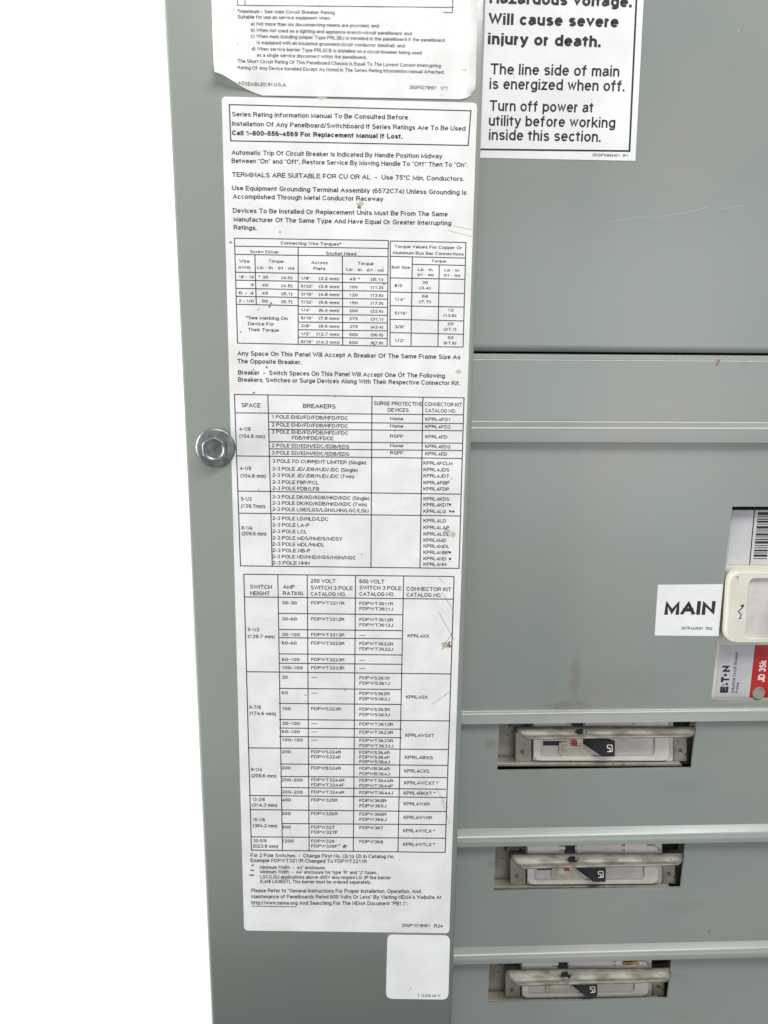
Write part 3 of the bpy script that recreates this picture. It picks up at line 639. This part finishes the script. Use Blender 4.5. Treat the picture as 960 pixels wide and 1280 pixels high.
    cu = put('cutter', mesh(v, f), None, root)
    bo = fl.modifiers.new('hole', 'BOOLEAN'); bo.operation = 'DIFFERENCE'; bo.object = cu; bo.solver = 'EXACT'
    bpy.context.view_layer.update(); dg = bpy.context.evaluated_depsgraph_get()
    me = bpy.data.meshes.new_from_object(fl.evaluated_get(dg)); fl.modifiers.clear(); fl.data = me
    bpy.data.objects.remove(cu)
    return root
def copy_tree(o, parent=None):
    c = o.copy(); C.objects.link(c); c.parent = parent
    for ch in list(o.children): copy_tree(ch, c)
    return c
B1 = make_breaker(); org1 = B1.location.copy()
gb = 'feeder breakers behind notched covers'
tag(B1, 'topmost of the three breakers with black handle and steel flap in notched covers', 'circuit breaker', gb)
B2 = copy_tree(B1); B3 = copy_tree(B1)
# place by the handle's end face
def shift(o, px, py):
    a = at(761, 936, YD-0.0015); b_ = at(px, py, YD-0.0015); o.location = org1+(b_-a)
shift(B2, 749.8, 1093.5); shift(B3, 739.6, 1237.5)
for B_, sz in ((B2, 1.15), (B3, 1.34)):       # these flaps hang more upright than the first
    fl = [c for c in B_.children if c.name.startswith('steel_flap')][0]
    top = max(q.co.z for q in fl.data.vertices); fl.scale.z = sz; fl.location.z = top*(1-sz)+(0.0012 if sz > 1.2 else 0)
tag(B2, 'middle one of the three breakers with black handle and steel flap', 'circuit breaker', gb)
tag(B3, 'lowest of the three breakers with black handle, brass clip above its steel flap', 'circuit breaker', gb)
x_ = slab('brass_clip', [(779, 1203), (797, 1202), (800, 1206), (778, 1207)], YD-0.001, 0.002, M['brass'], B3, B3.location.copy(), bev=0.0004)

# ------------------------------------------------------------------ main breaker
def main_breaker():
    org = at(960, 760, YD+0.03); root = empty('main_breaker', org); A = dict(parent=root, org=org)
    YF = YD+0.010
    e = lambda x, y: (x, y)
    slab('case', [(905, 637.5), (1060, 637.5), (1035, 876), (880, 876)], YF, 0.05, M['plastic_main'], **A)
    nl = slab('nameplate', [(915.5, 638), (1052, 638), (1046, 706), (908.8, 706)], YF-0.0003, 0.0003, M['silver_label'], **A)
    bucket('bar', 'barcode', M['ink_black'], nl)
    rule(943.5, 634, 937, 706, 1.3, 'bar', YF-0.00036)
    y = 640.0
    for wd in (4.0, 1.2, 1.5, 2.6, 1.0, 3.2, 1.2, 1.0, 2.8, 1.1, 1.6, 3.2, 1.0, 1.1, 2.2, 1.2, 2.9, 1.0):
        if y+wd > 699: break
        xa = 947.5-(y-640)*0.10; k = wd
        B = BK['bar']; q = len(B['v'])
        B['v'] += [at(xa, y, YF-0.00036), at(xa+17, y, YF-0.00036), at(xa+17, y+wd, YF-0.00036), at(xa, y+wd, YF-0.00036)]; B['f'].append([q, q+1, q+2, q+3])
        y += wd+random.choice((1.1, 1.3, 1.8))
    slab('nameplate_ledge', [(905, 707.5), (1046, 707.5), (1045, 712.5), (903, 712.5)], YF-0.0012, 0.0012, M['plastic_main'], bev=0.0005, **A)
    # raised escutcheon with sunk handle well
    outer = rrect(0, 0, 0, 0, 16, 7, corners=[(911.5, 715), (1048, 715), (1042, 803.5), (906, 803.5)])
    inner = rrect(0, 0, 0, 0, 8, 7, corners=[(938.5, 723.5), (1020, 723.5), (1014, 798), (932.5, 798)])
    ringslab('escutcheon', outer, inner, YD-0.0065, 0.0165, M['plastic_main'], bev=0.0018, **A)
    slab('handle_well', rrect(0, 0, 0, 0, 7, 6, corners=[(934, 719), (1022, 719), (1018, 801), (930, 801)]), YD-0.003, 0.002, M['face'], **A)
    h = loft('handle', (975, 735, 1005, 785), YD-0.003, (985, 742, 1004, 780), YD-0.022, M['black'], root, org, 0.0012)
    # switch symbol
    ss = slab('symbol_tile', rrect(916, 752, 933, 777, 2), YD-0.00665, 0.0004, M['plastic_main'], **A)
    bucket('sym', 'switch_symbol', M['ink_black'], ss); Ys = YD-0.0068
    for a in ((925, 773, 926.6, 768), (926.6, 768, 922.6, 764.5), (922.6, 764.5, 928, 759.5), (928, 759.5, 930, 755.5), (923.5, 773, 926.5, 773.2)): rule(*a, 1.1, 'sym', Ys)
    blob(927.8, 757.5, 1.9, 'sym', Ys)
    # lower label: silver part and red part
    lw = slab('rating_plate', [(900.5, 807), (943.2, 806.5), (936.2, 871.8), (893.5, 871.8)], YF-0.0003, 0.0003, M['silver_label'], **A)
    bucket('eat', 'printed_logo', M['ink_black'], lw); bucket('eat2', 'printed_text', M['ink'], lw)
    for ch_, x_, a_, b_, c_ in (('E', 910.0, 866, 858.2, 10.2), ('T', 911.2, 852.6, 846.2, 10.3), ('N', 912.2, 840, 832.0, 9.8)):
        textv(ch_, x_, a_, b_, c_, 'eat', YF-0.00036, 0.055, -0.10)
    blob(908.6, 855.2, 1.9, 'eat', YF-0.00037); blob(906.7, 843.6, 2.1, 'eat', YF-0.00037)
    rule(902.3, 857.2, 906, 855.6, 0.9, 'eat', YF-0.00037)
    textv('Industrial Circuit Breaker', 917.6, 866, 815, 4.0, 'eat2', YF-0.00036, 0.0, -0.10); textv('Frame', 922.8, 866, 853, 4.0, 'eat2', YF-0.00036, 0.0, -0.10)
    rd = slab('red_plate', [(944, 806.5), (1034, 806.5), (1028, 871.8), (936.8, 871.8)], YF-0.0003, 0.0003, M['red'], **A)
    bucket('jd', 'printed_text', M['white_ink'], rd)
    textv('JD 3Sk', 955.6, 852.5, 825.5, 8.6, 'jd', YF-0.00036, 0.02, -0.10)
    c = at(948, 866, YF); n = 24; v = []; f = []
    for (r_, y_) in ((0.0060, -0.0004), (0.0060, -0.0010), (0.0052, -0.0010), (0.0052, -0.0005), (0.0048, -0.00045)):
        for k in range(n): a = 2*math.pi*k/n; v.append(Vector((c.x+r_*math.cos(a), c.y+y_, c.z+r_*math.sin(a))))
    for i in range(4):
        for k in range(n): f.append((i*n+k, i*n+(k+1) % n, (i+1)*n+(k+1) % n, (i+1)*n+k))
    f.append(list(range(4*n, 5*n)))
    sc = put('cover_screw', mesh(v, f, org), M['bracket'], root); bevel(sc, 0.0002)
    return root
tag(main_breaker(), 'large cream circuit breaker with red plate in the window beside the MAIN sticker', 'circuit breaker')

# ------------------------------------------------------------------ plain sans lettering drawn with strokes (a sign-writer's alphabet)
def A_(cx, cy, rx, ry, a0, a1, n=None):
    n = n or max(3, int(abs(a1-a0)/22))
    return [(cx+rx*math.cos(math.radians(a0+(a1-a0)*k/n)), cy+ry*math.sin(math.radians(a0+(a1-a0)*k/n))) for k in range(n+1)]
X = 0.70
bowl = lambda cx: A_(cx, X/2, 0.25, X/2, 0, 360, 14)
FT = {
'A': (.72, [[(0, 0), (.36, 1), (.72, 0)], [(.13, .31), (.59, .31)]]),
'B': (.60, [[(.34, .53), (.02, .53)], [(.32, .53)]+A_(.34, .77, .21, .23, -80, 90)+[(0, 1), (0, 0)]+A_(.36, .27, .24, .27, -90, 80)]),
'C': (.68, [A_(.36, .5, .36, .5, 35, 325, 14)]),
'D': (.66, [[(0, .5), (0, 1)]+A_(.28, .5, .38, .5, 90, -90, 10)+[(0, 0), (0, .5)]]),
'E': (.54, [[(.54, 1), (0, 1), (0, 0), (.55, 0)], [(.04, .52), (.50, .52)]]),
'F': (.52, [[(.52, 1), (0, 1), (0, 0)], [(.04, .50), (.46, .50)]]),
'G': (.72, [A_(.37, .5, .37, .5, 38, 335, 14)+[(.72, .45), (.42, .45)]]),
'H': (.62, [[(0, 0), (0, 1)], [(.62, 0), (.62, 1)], [(.04, .53), (.58, .53)]]),
'I': (.02, [[(0, 0), (0, 1)]]),
'J': (.42, [[(.42, 1), (.42, .25)]+A_(.21, .24, .21, .24, 0, -180, 7)]),
'K': (.60, [[(0, 0), (0, 1)], [(.58, 1), (.03, .36)], [(.20, .58), (.60, 0)]]),
'L': (.48, [[(0, 1), (0, 0), (.48, 0)]]),
'M': (.74, [[(0, 0), (0, 1), (.37, .06), (.74, 1), (.74, 0)]]),
'N': (.62, [[(0, 0), (0, 1), (.62, 0), (.62, 1)]]),
'O': (.76, [A_(.38, .5, .38, .5, 90, 450, 18)]),
'P': (.58, [[(0, 0), (0, 1)]+A_(.33, .74, .25, .26, 90, -90, 8)+[(.04, .48)]]),
'Q': (.76, [A_(.38, .5, .38, .5, 90, 450, 18), [(.44, .26), (.74, -.04)]]),
'R': (.62, [[(0, 0), (0, 1)]+A_(.34, .75, .25, .25, 90, -90, 8)+[(.04, .50)], [(.36, .47), (.52, .40), (.57, .25), (.60, 0)]]),
'S': (.58, [A_(.29, .76, .26, .24, 25, 235, 9)+A_(.29, .25, .29, .25, 70, -160, 10)]),
'T': (.62, [[(0, 1), (.62, 1)], [(.31, .96), (.31, 0)]]),
'U': (.62, [[(0, 1), (0, .3)]+A_(.31, .31, .31, .31, 180, 360, 9)+[(.62, 1)]]),
'V': (.66, [[(0, 1), (.33, 0), (.66, 1)]]),
'W': (.94, [[(0, 1), (.24, 0), (.47, .97), (.70, 0), (.94, 1)]]),
'X': (.62, [[(0, 0), (.62, 1)], [(0, 1), (.62, 0)]]),
'Y': (.64, [[(0, 1), (.32, .44), (.64, 1)], [(.32, .48), (.32, 0)]]),
'Z': (.60, [[(.02, 1), (.58, 1), (0, 0), (.60, 0)]]),
'a': (.46, [A_(.23, X-.20, .20, .20, 165, 0, 8)+[(.43, .16), (.49, 0)], [(.43, .42), (.16, .37)]+A_(.16, .19, .16, .19, 110, 290, 8)+[(.43, .16)]]),
'b': (.48, [[(0, 1), (0, 0)], bowl(.25)]),
'c': (.44, [A_(.24, X/2, .24, X/2, 40, 320, 11)]),
'd': (.49, [[(.49, 1), (.49, 0)], bowl(.25)]),
'e': (.48, [[(.02, X/2+.02), (.47, X/2+.02)]+A_(.24, X/2, .24, X/2, 15, 322, 13)]),
'f': (.30, [[(.10, 0), (.10, .80)]+A_(.27, .80, .17, .20, 180, 80, 5), [(-.03, X), (.26, X)]]),
'g': (.49, [bowl(.25), [(.49, X), (.49, -.04)]+A_(.25, -.04, .24, .24, 0, -150, 7)]),
'h': (.44, [[(0, 1), (0, 0)], [(.02, .42)]+A_(.22, .48, .21, .22, 165, 0, 7)+[(.44, 0)]]),
'i': (.02, [[(0, X), (0, 0)], [(0, .93), (0, 1.0)]]),
'j': (.04, [[(.02, X), (.02, -.1)]+A_(-.08, -.12, .10, .14, 0, -80, 4), [(.02, .93), (.02, 1.0)]]),
'k': (.44, [[(0, 1), (0, 0)], [(.41, X), (.03, .26)], [(.14, .41), (.44, 0)]]),
'l': (.02, [[(0, 1), (0, 0)]]),
'm': (.74, [[(0, X), (0, 0)], [(.02, .46)]+A_(.19, .52, .18, .18, 165, 0, 6)+[(.37, 0)], [(.38, .46)]+A_(.56, .52, .18, .18, 165, 0, 6)+[(.74, 0)]]),
'n': (.44, [[(0, X), (0, 0)], [(.02, .42)]+A_(.22, .48, .21, .22, 165, 0, 7)+[(.44, 0)]]),
'o': (.50, [A_(.25, X/2, .25, X/2, 90, 450, 14)]),
'p': (.48, [[(0, X), (0, -.28)], bowl(.25)]),
'q': (.49, [[(.49, X), (.49, -.28)], bowl(.25)]),
'r': (.20, [[(0, X), (0, 0)], [(.02, .44)]+A_(.22, .46, .20, .24, 165, 85, 4)]),
's': (.42, [A_(.21, X-.17, .19, .17, 20, 230, 8)+A_(.21, .18, .21, .18, 70, -160, 8)]),
't': (.23, [[(.09, .86), (.09, .12)]+A_(.19, .12, .10, .12, 190, 270, 4), [(-.04, X), (.22, X)]]),
'u': (.44, [[(0, X), (0, .22)]+A_(.22, .22, .21, .22, 180, 345, 7), [(.44, X), (.44, 0)]]),
'v': (.46, [[(0, X), (.23, 0), (.46, X)]]),
'w': (.68, [[(0, X), (.17, 0), (.34, X-.04), (.51, 0), (.68, X)]]),
'x': (.44, [[(0, 0), (.44, X)], [(0, X), (.44, 0)]]),
'y': (.46, [[(0, X), (.24, 0)], [(.46, X), (.20, -.16), (.12, -.27), (0, -.27)]]),
'z': (.42, [[(.02, X), (.40, X), (0, 0), (.42, 0)]]),
'0': (.50, [A_(.25, .5, .25, .5, 90, 450, 16)]),
'1': (.40, [[(.04, .74), (.26, .86), (.26, 1), (.26, 0)]]),
'2': (.50, [A_(.25, .73, .24, .27, 165, -35, 9)+[(.02, .04), (.02, 0), (.50, 0)]]),
'3': (.50, [A_(.24, .76, .23, .24, 160, -75, 9), A_(.24, .27, .26, .27, 80, -165, 10)]),
'4': (.54, [[(.54, .26), (.01, .26), (.40, 1), (.40, 0)]]),
'5': (.50, [[(.46, 1), (.10, 1), (.04, .50)]+A_(.25, .32, .25, .32, 125, -160, 11)]),
'6': (.50, [A_(.27, .60, .26, .40, 55, 180, 7)+A_(.25, .30, .24, .30, 180, 520, 14)]),
'7': (.48, [[(0, 1), (.48, 1), (.30, .55), (.17, 0)]]),
'8': (.50, [A_(.25, .76, .21, .24, 270, -90, 13), A_(.25, .26, .25, .27, 90, 450, 14)]),
'9': (.50, [A_(.25, .70, .24, .30, 0, 360, 14), [(.49, .66)]+A_(.23, .42, .26, .42, 0, -140, 8)]),
'.': (.02, [[(0, 0), (0, .03)]]), ',': (.03, [[(.02, .03), (-.02, -.16)]]), '-': (.26, [[(0, .38), (.26, .38)]]), '—': (.9, [[(0, .38), (.9, .38)]]),
'(': (.14, [A_(.40, .38, .36, .68, 118, 242, 8)]), ')': (.14, [A_(-.24, .38, .36, .68, 62, -62, 8)]), '/': (.30, [[(0, -.02), (.30, 1.02)]]),
'"': (.18, [[(0, 1), (0, .76)], [(.18, 1), (.18, .76)]]), "'": (.02, [[(0, 1), (0, .76)]]), '*': (.28, [[(.14, 1), (.14, .66)], [(0, .90), (.28, .76)], [(0, .76), (.28, .90)]]),
'#': (.5, [[(.12, 0), (.2, 1)], [(.34, 0), (.42, 1)], [(0, .34), (.5, .34)], [(0, .67), (.5, .67)]]), ':': (.02, [[(0, .02), (0, .06)], [(0, .62), (0, .66)]]),
'•': (.14, [[(.0, .42), (.14, .42)]]), '°': (.2, [A_(.1, .88, .1, .11, 0, 360, 8)]), ' ': (.11, []), '&': (.6, [[(.6, 0), (.12, .78)]+A_(.26, .84, .15, .16, 200, -40, 8)+[(.02, .3)]+A_(.25, .2, .24, .2, 150, 340, 7)])}
def strokes_text(body, s, gap=0.17):
    """returns verts (x, y, layer) and faces in cap-height units; s = stroke width"""
    V = []; Fc = []; x = 0; lay = 0
    for ch in body:
        wd, pls = FT[ch]
        for ip, pl in enumerate(pls):
            P = [Vector((x+s/2+p[0], s/2+p[1]*(1-s))) for p in pl]
            dot = ch in 'ij' and ip == 1
            if dot: P = [Vector((P[0].x, 0.86)), Vector((P[0].x, 1.0))]
            closed = len(P) > 6 and (P[0]-P[-1]).length < 1e-4
            Q = [P[0]]
            for p in P[1:]:
                if (p-Q[-1]).length > 1e-3: Q.append(p)
            if closed: Q.pop() if (Q[-1]-Q[0]).length < 1e-3 else None
            n = len(Q)
            if not closed and not dot:
                d = Q[0]-Q[1]
                if d.length > 0.22 or ch in '.:' and len(pl) == 2: Q[0] = Q[0]+d.normalized()*s/2
                d = Q[-1]-Q[-2]
                if d.length > 0.22 or ch in '.:' and len(pl) == 2: Q[-1] = Q[-1]+d.normalized()*s/2
            k = len(V); lay += 1
            for i in range(n):
                a = Q[i-1] if (i > 0 or closed) else None; b = Q[(i+1) % n] if (i < n-1 or closed) else None
                d1 = (Q[i]-a).normalized() if a is not None else None; d2 = (b-Q[i]).normalized() if b is not None else None
                if d1 is None: d1 = d2
                if d2 is None: d2 = d1
                n1 = Vector((-d1.y, d1.x)); n2 = Vector((-d2.y, d2.x)); m = n1+n2
                if m.length < 1e-3: m = n1
                m.normalize(); h = s/2/max(m.dot(n1), 0.42)
                for sg in (1, -1):
                    q = Q[i]+m*h*sg
                    q.y = min(q.y, 1.02) if ch not in '()/' else q.y
                    if ch in 'MNVWAvwZz' and q.y < 0: q.y = 0
                    V.append((q.x, q.y, lay % 7))
            for i in range(n if closed else n-1):
                j = (i+1) % n
                Fc.append([k+2*i, k+2*i+1, k+2*j+1, k+2*j])
        x += wd + s + (gap if ch != ' ' else gap*0.9)
    return V, Fc, x-gap
for (b_, fn, bd, key) in TQ:
    V, Fc, W = strokes_text(b_, 0.158+bd*2.7, 0.10-bd*0.4); B = BK[key]; k = len(B['v'])
    B['v'] += [fn(x/W, y)+Vector((0, -1.2e-6*l, 0)) for x, y, l in V]
    B['f'] += [[i+k for i in f_] for f_ in Fc]
tot = 0
for key, B in BK.items():
    if not B['f']: continue
    par = B['parent']; off = Vector((0, 0, 0)); q = par
    while q is not None: off += q.location; q = q.parent
    me = bpy.data.meshes.new(B['name']); me.from_pydata([tuple(Vector(v)-off) for v in B['v']], [], B['f']); me.update()
    q = put(B['name'], me, B['mat'], par); tot += len(B['f'])
    if B['name'] in ('stain', 'grime_mark', 'crease_mark', 'scuff_mark', 'scratch', 'rust_chip'): q['kind'] = 'stuff'
print('print faces', tot)
